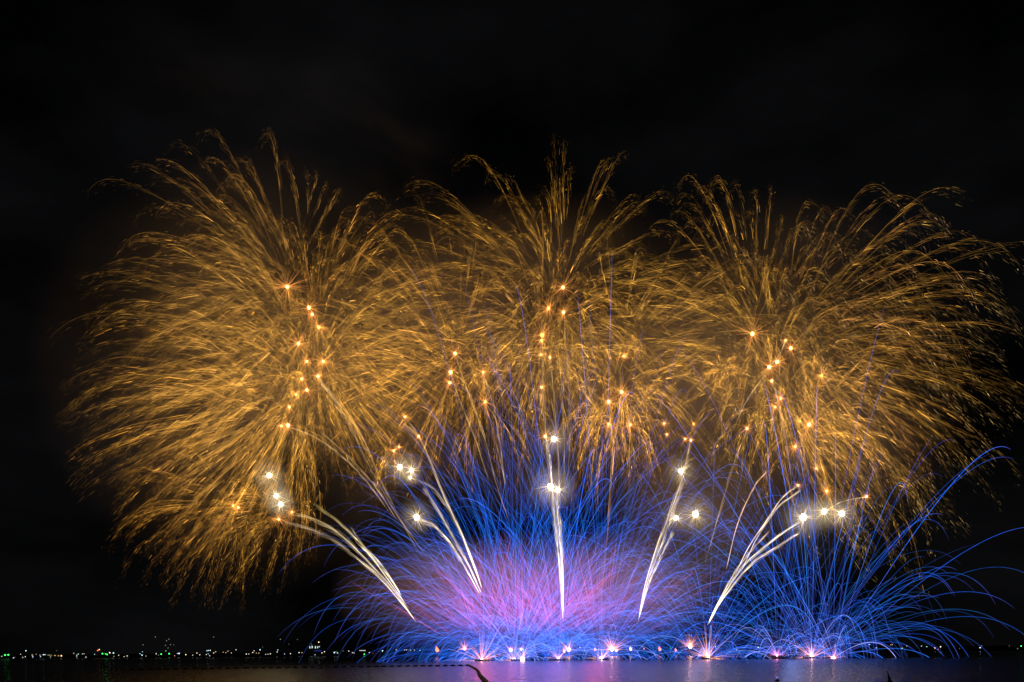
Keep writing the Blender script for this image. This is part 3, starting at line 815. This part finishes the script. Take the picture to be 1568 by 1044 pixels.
def blue_mine(px, py, Y, label, fast, slow, lean=0, tilt=70, vmax=120, hue=(0.010, 0.100, 0.58), bright=1.0, flash=1.6, nray=16, ray=40, red=0, extra=0, power=0, rayc=(1.0, 0.38, 0.14),
              heart='flash_heart', fillcol=(1.0, 0.5, 0.45), r=0.135, redh=78, vslow=40, fizz=20):
    o = P(px, py, Y)
    e = empty('blue_mine', o, label, 'firework', 'spark fountains shot from the barges')
    V, q = ball(flash, 0.08)
    link('muzzle_flash', raw_mesh('muzzle_flash', V, q), MAT[heart], e)
    if nray:
        spark_obj('flame_ray', [rays(int(nray * 1.7), M(ray * 1.15, Y), 0.27, tuple(1.5 * v for v in rayc), tuple(0.12 * v for v in rayc), 0.5, up_only=True, spread=0.75)], (0, 0, 0), e)
    if power:
        lamp('smoke_fill_light', (0, 45, 38), power, fillcol, 6.0, e)  # added fill lamp behind and above the flash, gives the smoke its coloured glow

    def one(v, gain=1.0, ramp=0.14):
        kk = rng.uniform(0.30, 0.55)
        T = rng.uniform(2.6, 5.6)
        hv = np.array(hue) * np.exp(rng.normal(0, 0.2, 3))
        return mine_trail(v, kk, T, hv, gain * bright * math.exp(rng.normal(-0.2, 0.45)), r * rng.uniform(0.75, 1.2), ramp=ramp)
    if fast:
        d = mine_dir(fast, lean, tilt)
        sp = vmax * (0.36 + 0.64 * d[:, 2] ** 2) * rng.uniform(0.6, 1.0, fast)
        for i in range(fast):
            spark_obj('spark_trail', [one(d[i] * sp[i])], (0, 0, 0), e)
    if slow:
        d = mine_dir(slow, lean * 0.5, 74)
        sp = vslow * rng.uniform(0.3, 1.0, slow)
        for i in range(slow):
            spark_obj('spark_trail', [one(d[i] * sp[i], 1.0)], (0, 0, 0), e)
    for i in range(fizz):
        v = mine_dir(1, 0, 72)[0] * rng.uniform(9, 36)
        spark_obj('short_spark', [mine_trail(v, 0.4, rng.uniform(2.2, 4.5), (0.24, 0.28, 0.85), 1.0 * math.exp(rng.normal(-0.2, 0.4)), 0.13, 26, 0.05)], (0, 0, 0), e)
    if extra:
        d = mine_dir(extra, lean, tilt)
        sp = vmax * (0.36 + 0.64 * d[:, 2] ** 2) * rng.uniform(0.45, 0.98, extra)
        o2 = spark_obj('fine_spark', [one(d[i] * sp[i], 0.60, 0.5) for i in range(extra)], (0, 0, 0), e)
        o2['kind'] = 'stuff'
    if red:
        d = mine_dir(red, 0, 62)
        d /= d[:, 2:3] ** 0.4
        hz = redh * rng.uniform(0.55, 1.12, red)
        f = np.linspace(0.5, 1, 8)
        p = d[:, None, :] * (hz[:, None] * f[None])[:, :, None] * np.array([1.0, 1.0, 1.0])
        rr = np.linalg.norm(p[:, -1], axis=1)
        c = np.array([0.12, 0.014, 0.022])[None, None] * (np.exp(rng.normal(-0.2, 0.5, (red, 1, 1)))) * (0.5 + 0.8 * f)[None, :, None]
        c = c * np.where(f > 0.95, 0.4, 1)[None, :, None] + np.array([0.05, 0.02, 0.12])
        rd = 0.22 * np.where(f > 0.95, 0.2, 1)[None] * rng.uniform(0.6, 1.2, (red, 1))
        o3 = spark_obj('red_spark', [tubes(p, rd, c)], (0, 0, 0), e)
        o3['kind'] = 'stuff'
    return e


MG = (1.0, 0.09, 0.06)
blue_mine(738, 1012, 600, 'leftmost blue spark fan over a white flash with orange rays', 62, 38, lean=-16, tilt=74, vmax=132, nray=22, ray=46, power=0.85e5, flash=1.8, extra=144, red=96, rayc=(0.8, 0.27, 0.12), fillcol=MG)
blue_mine(787, 1011, 606, 'blue fan over the left one of the twin white pink flashes', 55, 45, lean=-6, tilt=70, vmax=144, nray=10, ray=20, power=0.28e5, flash=1.8, extra=440, red=160, rayc=(0.8, 0.3, 0.25), fillcol=(0.9, 0.10, 0.35))
blue_mine(800, 1009, 590, 'blue fan over the right one of the twin white pink flashes', 50, 50, lean=2, tilt=70, vmax=138, nray=10, ray=16, flash=1.5, extra=374, red=160, rayc=(0.8, 0.3, 0.25))
blue_mine(855, 1009, 604, 'blue fan over the small orange flash straight below the vertical comet', 55, 45, lean=3, tilt=70, vmax=147, nray=12, ray=22, power=0.28e5, flash=1.2, extra=440, red=160, heart='orange_heart', fillcol=(0.55, 0.12, 0.9))
blue_mine(921, 1009, 598, 'blue fan over the white flash right of the vertical comet', 60, 30, lean=6, tilt=72, vmax=147, nray=12, ray=24, power=0.85e5, flash=1.5, extra=440, red=120, fillcol=(0.9, 0.09, 0.16))
blue_mine(1084, 1008, 600, 'blue fan over the lone orange fountain beneath the right slanting comet', 52, 22, lean=0, tilt=76, vmax=104, nray=26, ray=44, power=3e4, flash=1.5, extra=144, rayc=(0.8, 0.32, 0.10), fillcol=(0.5, 0.4, 0.8), heart='orange_heart')
blue_mine(1190, 1004, 602, 'blue fan over the dim pink sparks left of the right fan', 30, 30, lean=-8, tilt=74, vmax=108, nray=30, ray=16, flash=0.7, extra=96, rayc=(0.45, 0.10, 0.2), heart='red_heart')
blue_mine(1243, 1006, 600, 'tall right blue fan over a white flash with orange rays', 70, 30, lean=5, tilt=64, vmax=142, nray=26, ray=34, power=3e4, flash=1.7, extra=80, rayc=(0.8, 0.27, 0.16), fillcol=(0.3, 0.4, 1.0))
blue_mine(1276, 1008, 596, 'rightmost blue fan over a pinkish white flash', 50, 36, lean=15, tilt=60, vmax=138, nray=12, ray=18, flash=1.5, rayc=(0.8, 0.22, 0.2), heart='flash_heart')


# ------------------------------------------------------------------ orange sprays and flames on the distant barges
def orange_spray(px, py, label, ray, n, flash, heart='orange_heart', spread=0.7):
    e = empty('orange_spray', P(px, py, REAR_Y), label, 'firework', 'orange sprays on the distant barges')
    V, q = ball(flash, 0.08)
    link('muzzle_flash', raw_mesh('muzzle_flash', V, q), MAT[heart], e)
    spark_obj('flame_ray', [rays(n, M(ray, REAR_Y), 0.42, (1.0, 0.36, 0.13), (0.30, 0.07, 0.02), 0.5, up_only=True, spread=spread)], (0, 0, 0), e)


orange_spray(712, 994, 'red orange spray left of the leftmost white flash', 16, 40, 2.0, 'red_heart')
orange_spray(782, 995, 'small cream spray above the twin white flashes', 10, 30, 2.2, 'flash_heart')
orange_spray(798, 994, 'tiny cream spray just right of the small cream one', 6, 20, 1.4, 'flash_heart')
orange_spray(864, 998, 'small pink spray left of the orange spray below the vertical comet', 9, 26, 1.4, 'red_heart')
orange_spray(871, 995, 'bright orange spray right of the vertical comet foot', 16, 44, 2.4, 'orange_heart')
orange_spray(937, 995, 'tall orange spray rising from a cream flash', 28, 80, 2.0, 'flash_heart', 0.6)
orange_spray(944, 996, 'small orange spray beside the tall one', 8, 24, 1.6, 'orange_heart')
orange_spray(1057, 990, 'orange spray with a cream heart left of the lone fountain', 20, 70, 2.4, 'flash_heart')


def flame_mesh(h, r):
    prof = [(0.15 * r, 0), (0.8 * r, 0.15 * h), (r, 0.35 * h), (0.7 * r, 0.6 * h), (0.35 * r, 0.82 * h), (0.04 * r, h)]
    V, q = lathe(prof, 9)
    V[:, 0] += 0.25 * r * np.sin(V[:, 2] / h * 5)
    return V, q


def fire_pot(px, py, hpx, label, mat='flame'):
    c = P(px, py, REAR_Y)
    e = empty('flame_pot', (c[0], REAR_Y, 0), label, 'flame', 'small flames on the water')
    V, q = solids(box(0, 0, 0.3, 5, 4, 0.9, 0.85))
    link('pontoon', raw_mesh('pontoon', V, q), MAT['hull_paint'], e)
    zt = c[2] - M(hpx, REAR_Y) * 0.5
    V, q = lathe([(0.5, 0.7), (0.18, 1.1), (0.16, zt - 0.6), (0.8, zt)], 8)
    link('stand', raw_mesh('stand', V, q), MAT['post_metal'], e)
    V, q = flame_mesh(M(hpx, REAR_Y), M(hpx, REAR_Y) * 0.33)
    V[:, 2] += zt
    link('flame', raw_mesh('flame', V, q), MAT[mat], e)


fire_pot(669, 994, 9, 'red orange flame left of the leftmost blue fan, over dark water')
fire_pot(911, 994, 5, 'tiny red flame left of the tall orange spray')
fire_pot(965.5, 993, 6, 'pale orange flame right of the tall orange spray', 'orange_heart')
fire_pot(1010, 993, 7, 'deep orange upright flame midway between the two fountains')
fire_pot(1034.5, 995, 5, 'squat bright orange flame left of the cream hearted spray')
fire_pot(986, 993, 2.5, 'faintest little flame between two brighter ones')


# ------------------------------------------------------------------ lamps along the far shore
LAMPC = {'g': (0.05, 1.0, 0.12), 'w': (1.0, 0.93, 0.8), 'c': (0.55, 0.95, 1.0), 'b': (0.6, 0.72, 1.0), 'y': (1.0, 0.75, 0.35), 'r': (1.0, 0.13, 0.05), 'o': (1.0, 0.55, 0.25), 'd': (0.6, 0.6, 0.5)}
for k, v in LAMPC.items():
    emit_mat('lamp_' + k, v, (7.0 if k == 'g' else 3.6) if k != 'd' else 0.5)
    emit_mat('dim_' + k, v, 1.6 if k != 'd' else 0.3)
LNAME = {'w': 'white', 'c': 'cyan white', 'b': 'bluish white', 'y': 'yellow', 'r': 'red', 'o': 'orange', 'd': 'faint grey', 'g': 'green'}
zA = lambda x, y: (x / 5.227, 960 + y / 5.227)
SH = []
for x, y, c, s in [(14, 234, 'w', .7), (108, 246, 'b', .8), (120, 240, 'd', .6), (207, 190, 'c', 1), (165, 218, 'w', .6), (182, 243, 'w', .6), (203, 237, 'w', .7),
                   (258, 224, 'w', .7), (263, 238, 'b', .8), (290, 218, 'o', .5), (320, 225, 'b', .6), (325, 237, 'c', .7), (347, 221, 'c', .9), (360, 221, 'w', .8), (385, 226, 'y', .5), (397, 224, 'y', .5),
                   (412, 225, 'y', .5), (405, 240, 'w', .6), (440, 228, 'y', .7), (467, 230, 'o', .7), (452, 188, 'd', .7), (590, 210, 'y', .6), (615, 225, 'w', .7), (627, 216, 'c', .7), (615, 238, 'w', .6), (660, 215, 'w', .6),
                   (672, 214, 'w', .6), (688, 240, 'w', .7), (757, 218, 'c', .6), (912, 235, 'o', .6), (950, 226, 'w', .7), (993, 236, 'w', .6), (1017, 231, 'w', .8),
                   (1120, 213, 'b', .7), (1140, 197, 'b', .6), (1168, 232, 'o', .6), (1250, 214, 'w', .8), (1268, 225, 'd', .8), (1327, 190, 'c', .6), (1398, 230, 'o', .6), (1420, 212, 'b', .7), (1487, 221, 'y', .9),
                   (1543, 225, 'w', .6), (1145, 142, 'd', .8), (1243, 80, 'd', .8), (1390, 142, 'd', .7)]:
    SH.append((*zA(x, y), c, s))
for x, y, c, s in [(235, 225, 'w', .5), (270, 208, 'y', .8), (292, 222, 'w', .7), (350, 190, 'c', .8), (362, 188, 'c', .8), (376, 187, 'w', .9), (345, 220, 'w', .7), (360, 214, 'b', .6), (372, 230, 'w', .7), (403, 207, 'y', .8), (420, 198, 'w', .6),
                   (480, 202, 'o', .6), (500, 205, 'o', .6), (518, 193, 'o', .7), (545, 208, 'w', .6), (583, 182, 'w', .7), (665, 216, 'w', .9), (685, 216, 'w', .6), (717, 203, 'y', .8), (727, 190, 'w', .7), (745, 208, 'y', .6), (765, 209, 'y', .6),
                   (775, 182, 'c', 1.0), (795, 160, 'd', .6), (820, 218, 'w', .6), (838, 218, 'w', .6), (857, 214, 'w', .8), (912, 200, 'w', .8), (917, 184, 'c', .7), (970, 215, 'b', .7), (1018, 213, 'w', .8), (1087, 205, 'c', .9), (1110, 205, 'o', .7),
                   (403, 80, 'd', .8), (938, 98, 'd', .9), (1073, 100, 'd', .7), (1005, 138, 'd', .6), (1270, 207, 'y', .8), (1290, 198, 'w', .8), (1215, 222, 'b', .7), (1440, 190, 'd', .7), (1485, 193, 'w', .8), (1515, 205, 'w', .6), (1527, 207, 'w', .6)]:
    SH.append((250 + x / 5.227, 960 + y / 5.227, c, s))
for x, y, c, s in [(88, 208, 'w', .8), (135, 192, 'd', .7), (207, 205, 'w', .6), (220, 207, 'w', .6), (268, 188, 'w', .7), (283, 188, 'c', .8), (297, 188, 'w', .7), (308, 188, 'w', .7), (342, 205, 'w', .7),
                   (372, 212, 'r', .5), (418, 195, 'd', .7), (490, 192, 'd', .6), (558, 182, 'y', .7), (625, 183, 'w', .6), (640, 183, 'w', .6), (672, 187, 'w', .6), (703, 185, 'w', .6), (748, 188, 'w', .6)]:
    SH.append((500 + x / 5.227, 960 + y / 5.227, c, s))
for x, y, c, s in [(330, 140, 'c', .8), (385, 167, 'b', .8), (502, 143, 'o', .6), (513, 140, 'o', .7), (592, 170, 'w', .8), (630, 152, 'y', .6), (748, 152, 'c', .7), (790, 157, 'c', .7), (1230, 150, 'd', .8), (1517, 172, 'd', .8), (1450, 150, 'd', .7)]:
    SH.append((1268 + x / 5.227, 960 + y / 5.227, c, s))
for x, y, c, s in [(888, 991, 'c', .9), (1027, 992, 'g', .7), (1095.6, 990, 'c', .8), (1161, 991, 'c', 1.0), (1127.6, 994.7, 'c', .7)]:
    SH.append((x, y, c, s))
NAMED = [
    (7.7, 1002.9, 'g', 1.3, 'bright green lamp nearest the left edge of the far shore'),
    (12.8, 1002.5, 'g', 1.3, 'bright green lamp, right one of the pair by the left edge'),
    (93.9, 1004, 'o', 1.3, 'brightest warm white lamp on the far left stretch of shore'),
    (149.6, 995.8, 'r', 1.1, 'red lamp, lower one of a red and orange pair on the shore'),
    (152.1, 994.4, 'o', 1.0, 'orange lamp touching the upper right of a red one on the shore'),
    (156.9, 1000.7, 'g', 1.1, 'green lamp, left one of three beside the big white lamps'),
    (161.7, 1001.1, 'g', .8, 'dim green lamp in the middle of three'),
    (164, 1002.1, 'g', 1.1, 'green lamp, right one of three beside the big white lamps'),
    (168, 999.4, 'w', 1.2, 'big white lamp just right of three green ones'),
    (173.7, 999.8, 'c', 1.2, 'big cyan lamp right of the big white one and the green three'),
    (217.5, 1003, 'c', 1.1, 'cyan white lamp alone left of the two wide spaced green lamps'),
    (246.8, 1001.5, 'g', 1.1, 'green lamp, left one of two wide spaced below the hill lights'),
    (259, 1000.8, 'g', 1.2, 'green lamp, right one of two wide spaced below the hill lights'),
    (274.2, 1000.4, 'b', 1.3, 'bright bluish lamp right of the wide spaced green lamps'),
    (512, 999.2, 'b', 1.2, 'bright bluish white lamp right of the lit pier building'),
    (514.3, 997.7, 'g', .7, 'small green lamp on the shore just right of a bright bluish white one'),
    (557.8, 1001.7, 'g', 1.0, 'green lamp low under a row of four white ones'),
    (585.7, 996.3, 'c', 1.1, 'bright cyan lamp between the white row and the blue fan'),
    (1431.6, 992.1, 'o', .9, 'pinkish lamp left of the brightest lamp right of the blue fan'),
    (1436.4, 994.1, 'r', .7, 'dim red lamp below the brightest lamp right of the blue fan'),
    (1440.2, 990.2, 'w', 1.1, 'brightest white lamp on the shore right of the blue fan'),
    (1469.5, 992.9, 'r', .5, 'faintest red lamp out right beyond the blue fan'),
    (1500.8, 991.6, 'b', 1.1, 'lone bluish white lamp in the dark at right'),
    (1563.6, 989.1, 'g', 1.0, 'pale green lamp at the right edge of the far shore'),
]
LM_CACHE = {}


def shore_lamp(px, py, c, s, label, group):
    Y = SHORE_Y - 70 + 20 * rng.random()
    p = P(px, py, Y)
    ground = min(3.0, p[2] - 3.0)
    h = p[2] - ground
    r = 1.5 * s
    e = empty('shore_lamp', (p[0], Y, ground), label, 'lamp', group)
    V, q = lathe([(0.35, -3.0), (0.16, 0.5), (0.14, h - r * 0.8)], 5)
    link('post', raw_mesh('post', V, q), MAT['post_metal'], e)
    V, q = ball(r, 0, 8, 6, (0, 0, h))
    link('lamp_head', raw_mesh('lamp_head', V, q), MAT[('lamp_' if s >= 0.8 else 'dim_') + c], e)


for x, y, c, s in SH:
    shore_lamp(x, y, c, s, 'tiny %s lamp among many on the dark far shore' % LNAME[c], '%s lamps along the far shore' % LNAME[c])
for x, y, c, s, l_ in NAMED:
    shore_lamp(x, y, c, s, l_, 'bright lamps along the far shore')

# a cluster of faint lamps high on the shore, and the lit pier building
emit_mat('window_dim', (0.7, 0.7, 0.55), 0.16)
emit_mat('window_cool', (0.75, 1.0, 0.9), 1.1)
emit_mat('sign_blue', (0.02, 0.08, 0.5), 0.35)


def building(px0, px1, py_top, Y, label, wins, name='pier_building', extra=None, wr=1.6):
    a, b = P(px0, py_top, Y), P(px1, py_top, Y)
    wdt, H = b[0] - a[0], a[2]
    e = empty(name, ((a[0] + b[0]) / 2, Y, 0), label, 'building')
    V, q = solids(box(0, 0, H / 2, wdt, 18, H), box(0, 0, H + 0.6, wdt * 1.03, 18.6, 1.2))
    link('wall', raw_mesh('wall', V, q), MAT['concrete'], e)
    for x, y, ww, hh, mt in wins:
        p = P(x, y, Y - 9.0)
        V, q = box(p[0] - e.location.x, -9.15, p[2], ww, 0.4, hh)
        link('window', raw_mesh('window', V, q), MAT[mt], e)
    return e


for x, y in ((255, 981), (258.6, 978.6), (253.5, 988), (261, 987), (257.3, 992)):
    shore_lamp(x, y, 'd', 0.8, 'tiny faint grey lamp among many on the dark far shore', 'faint grey lamps along the far shore')
building(472, 492, 984, SHORE_Y + 90, 'lit pier building with four bright upright windows and a blue band',
         [(474.4, 991, 2.0, 6.5, 'window_cool'), (478.0, 990.6, 2.4, 7.5, 'window_cool'), (483.0, 991, 2.4, 7.0, 'window_cool'), (486.4, 991, 1.8, 6.0, 'window_cool'), (488.8, 990, 2.0, 3.0, 'window_cool'),
          (476.4, 985.8, 3.0, 2.4, 'window_dim'), (487.0, 996.3, 22.0, 3.0, 'sign_blue')], name='pier_building')
shore_lamp(488.1, 983.2, 'y', 1.1, 'greenish yellow lamp on top of the lit pier building', 'bright lamps along the far shore')


# ------------------------------------------------------------------ floating booms
def boom(p0, p1, nfl, label):
    """p0, p1: photo pixels on the water plane."""
    def on_water(px, py):
        dx, dy = px - CX, py - HY
        uy = math.sin(ROLL) * dx + math.cos(ROLL) * dy
        Y = CAM_H * F / uy
        return P(px, py, Y)
    A, B = on_water(*p0), on_water(*p1)
    e = empty('floating_boom', (A[0], A[1], 0), label, 'boom')
    d = (B - A); Ln = np.linalg.norm(d[:2])
    pts = np.array([[d[0] * f, d[1] * f + 1.2 * math.sin(f * 40), -0.03] for f in np.linspace(0, 1, 60)])
    V, q, _ = tubes(pts[None], np.full((1, 60), 0.12), np.zeros((1, 60, 3)), 6)
    link('rope', raw_mesh('rope', V, q), MAT['rope_fibre'], e)
    V, q = lathe([(0.05, -1.0), (0.3, -0.95), (0.42, -0.7), (0.42, 0.7), (0.3, 0.95), (0.05, 1.0)], 10, (0, 0, 0), 'x')
    fm = raw_mesh('float', V, q)
    fm.materials.append(MAT['float_rubber'])
    ang = math.atan2(d[1], d[0])
    for i in range(nfl):
        f = (i + 0.5) / nfl
        o = bpy.data.objects.new('float', fm)
        o.parent = e
        o.location = (d[0] * f, d[1] * f + 1.2 * math.sin(f * 40), 0.16)
        o.rotation_euler = (rng.normal(0, 0.1), rng.normal(0, 0.03), ang + rng.normal(0, 0.08))
        COL.objects.link(o)
    return e


boom((196, 1025.5), (722, 1019.3), 42, 'line of dark floats strung across the lit water at left')


def thick_boom():
    px = [(716, 1018.5), (722, 1021.5), (729, 1025.5), (733, 1030), (735, 1035), (741, 1042), (748, 1050), (760, 1062)]
    pts = []
    for x, y in px:
        dx, dy = x - CX, y - HY
        uy = math.sin(ROLL) * dx + math.cos(ROLL) * dy
        pts.append(P(x, y, CAM_H * F / uy))
    pts = spline(np.array(pts), 80)
    o = pts[0].copy(); o[2] = 0
    e = empty('thick_boom', o, 'thick dark segmented boom bending towards the shore', 'boom')
    pts = pts - o
    for i in range(0, 79, 4):
        seg = pts[i:i + 5].copy()
        seg[:, 2] = 0.18
        n = len(seg)
        rad = np.array([0.36, 0.44, 0.46, 0.44, 0.36][:n])
        V, q, _ = tubes(seg[None], rad[None], np.zeros((1, n, 3)), 8)
        link('float_segment', raw_mesh('float_segment', V, q), MAT['float_rubber'], e)


thick_boom()


# ------------------------------------------------------------------ small things low on the near water
def water_point(px, py):
    dx, dy = px - CX, py - HY
    return P(px, py, CAM_H * F / (math.sin(ROLL) * dx + math.cos(ROLL) * dy))


c = water_point(1363, 1045)
e = empty('marker_post', (c[0], c[1], 0), 'thin dark marker post leaning left at the bottom of the lit water', 'post')
V, q = lathe([(0.30, -0.5), (0.26, 0.9), (0.12, 1.0), (0.10, 1.9), (0.02, 1.95)], 8)
V[:, 0] -= V[:, 2] * 0.22
link('pole', raw_mesh('pole', V, q), MAT['post_metal'], e)
V, q = lathe([(0.05, -0.35), (0.6, -0.3), (0.65, 0.15), (0.3, 0.3)], 10)
link('float', raw_mesh('float', V, q), MAT['float_rubber'], e)
c = water_point(1190, 1043)
e = empty('lit_buoy', (c[0], c[1], 0), 'small buoy with a blue lamp on the near water', 'buoy')
V, q = lathe([(0.05, -0.2), (0.4, -0.15), (0.45, 0.1), (0.15, 0.35), (0.1, 0.5)], 10)
link('drum', raw_mesh('drum', V, q), MAT['float_rubber'], e)
emit_mat('lamp_blue', (0.1, 0.35, 1.0), 0.6)
V, q = ball(0.2, 0, 8, 6, (0, 0, 0.65))
link('lamp_head', raw_mesh('lamp_head', V, q), MAT['lamp_blue'], e)


# ------------------------------------------------------------------ drifting smoke, lit by the burst lamps in front and the added fill lamps
smoke_mat('thin_smoke', (0.85, 0.85, 0.85), 0.026)
smoke_mat('dense_smoke', (0.85, 0.82, 0.85), 0.024, lo=0.2, hi=0.8)
smoke_mat('wisp_smoke', (0.85, 0.85, 0.85), 0.0025, nscale=2.5, lo=0.42, hi=0.75)


def smoke(px, py, Y, rx, ry, depth, mat, tilt=0.0):
    c = P(px, py, Y)
    V, q = ball(1.0, 0, 32, 18)
    o = link('smoke', raw_mesh('smoke', V, q), MAT[mat])
    rz = M(ry, Y)
    o.location = (c[0], c[1], max(c[2], rz + 0.8))
    o.scale = (M(rx, Y), depth, rz)
    o.rotation_euler = (0, R(tilt), 0)
    tag(o, kind='stuff')
    return o


for a in [(400, 560, 760, 370, 350, 80, 'thin_smoke'), (820, 550, 770, 420, 260, 80, 'thin_smoke'), (1190, 600, 760, 330, 310, 80, 'thin_smoke'), (1075, 790, 740, 170, 140, 40, 'thin_smoke'),
          (820, 915, 700, 270, 100, 55, 'dense_smoke'), (965, 900, 710, 170, 100, 55, 'dense_smoke'), (665, 905, 710, 165, 95, 55, 'dense_smoke'),
          (575, 190, 800, 200, 70, 90, 'wisp_smoke', 25), (330, 130, 820, 230, 70, 90, 'wisp_smoke', 15), (640, 320, 780, 130, 55, 70, 'wisp_smoke', 30)]:
    smoke(*a)
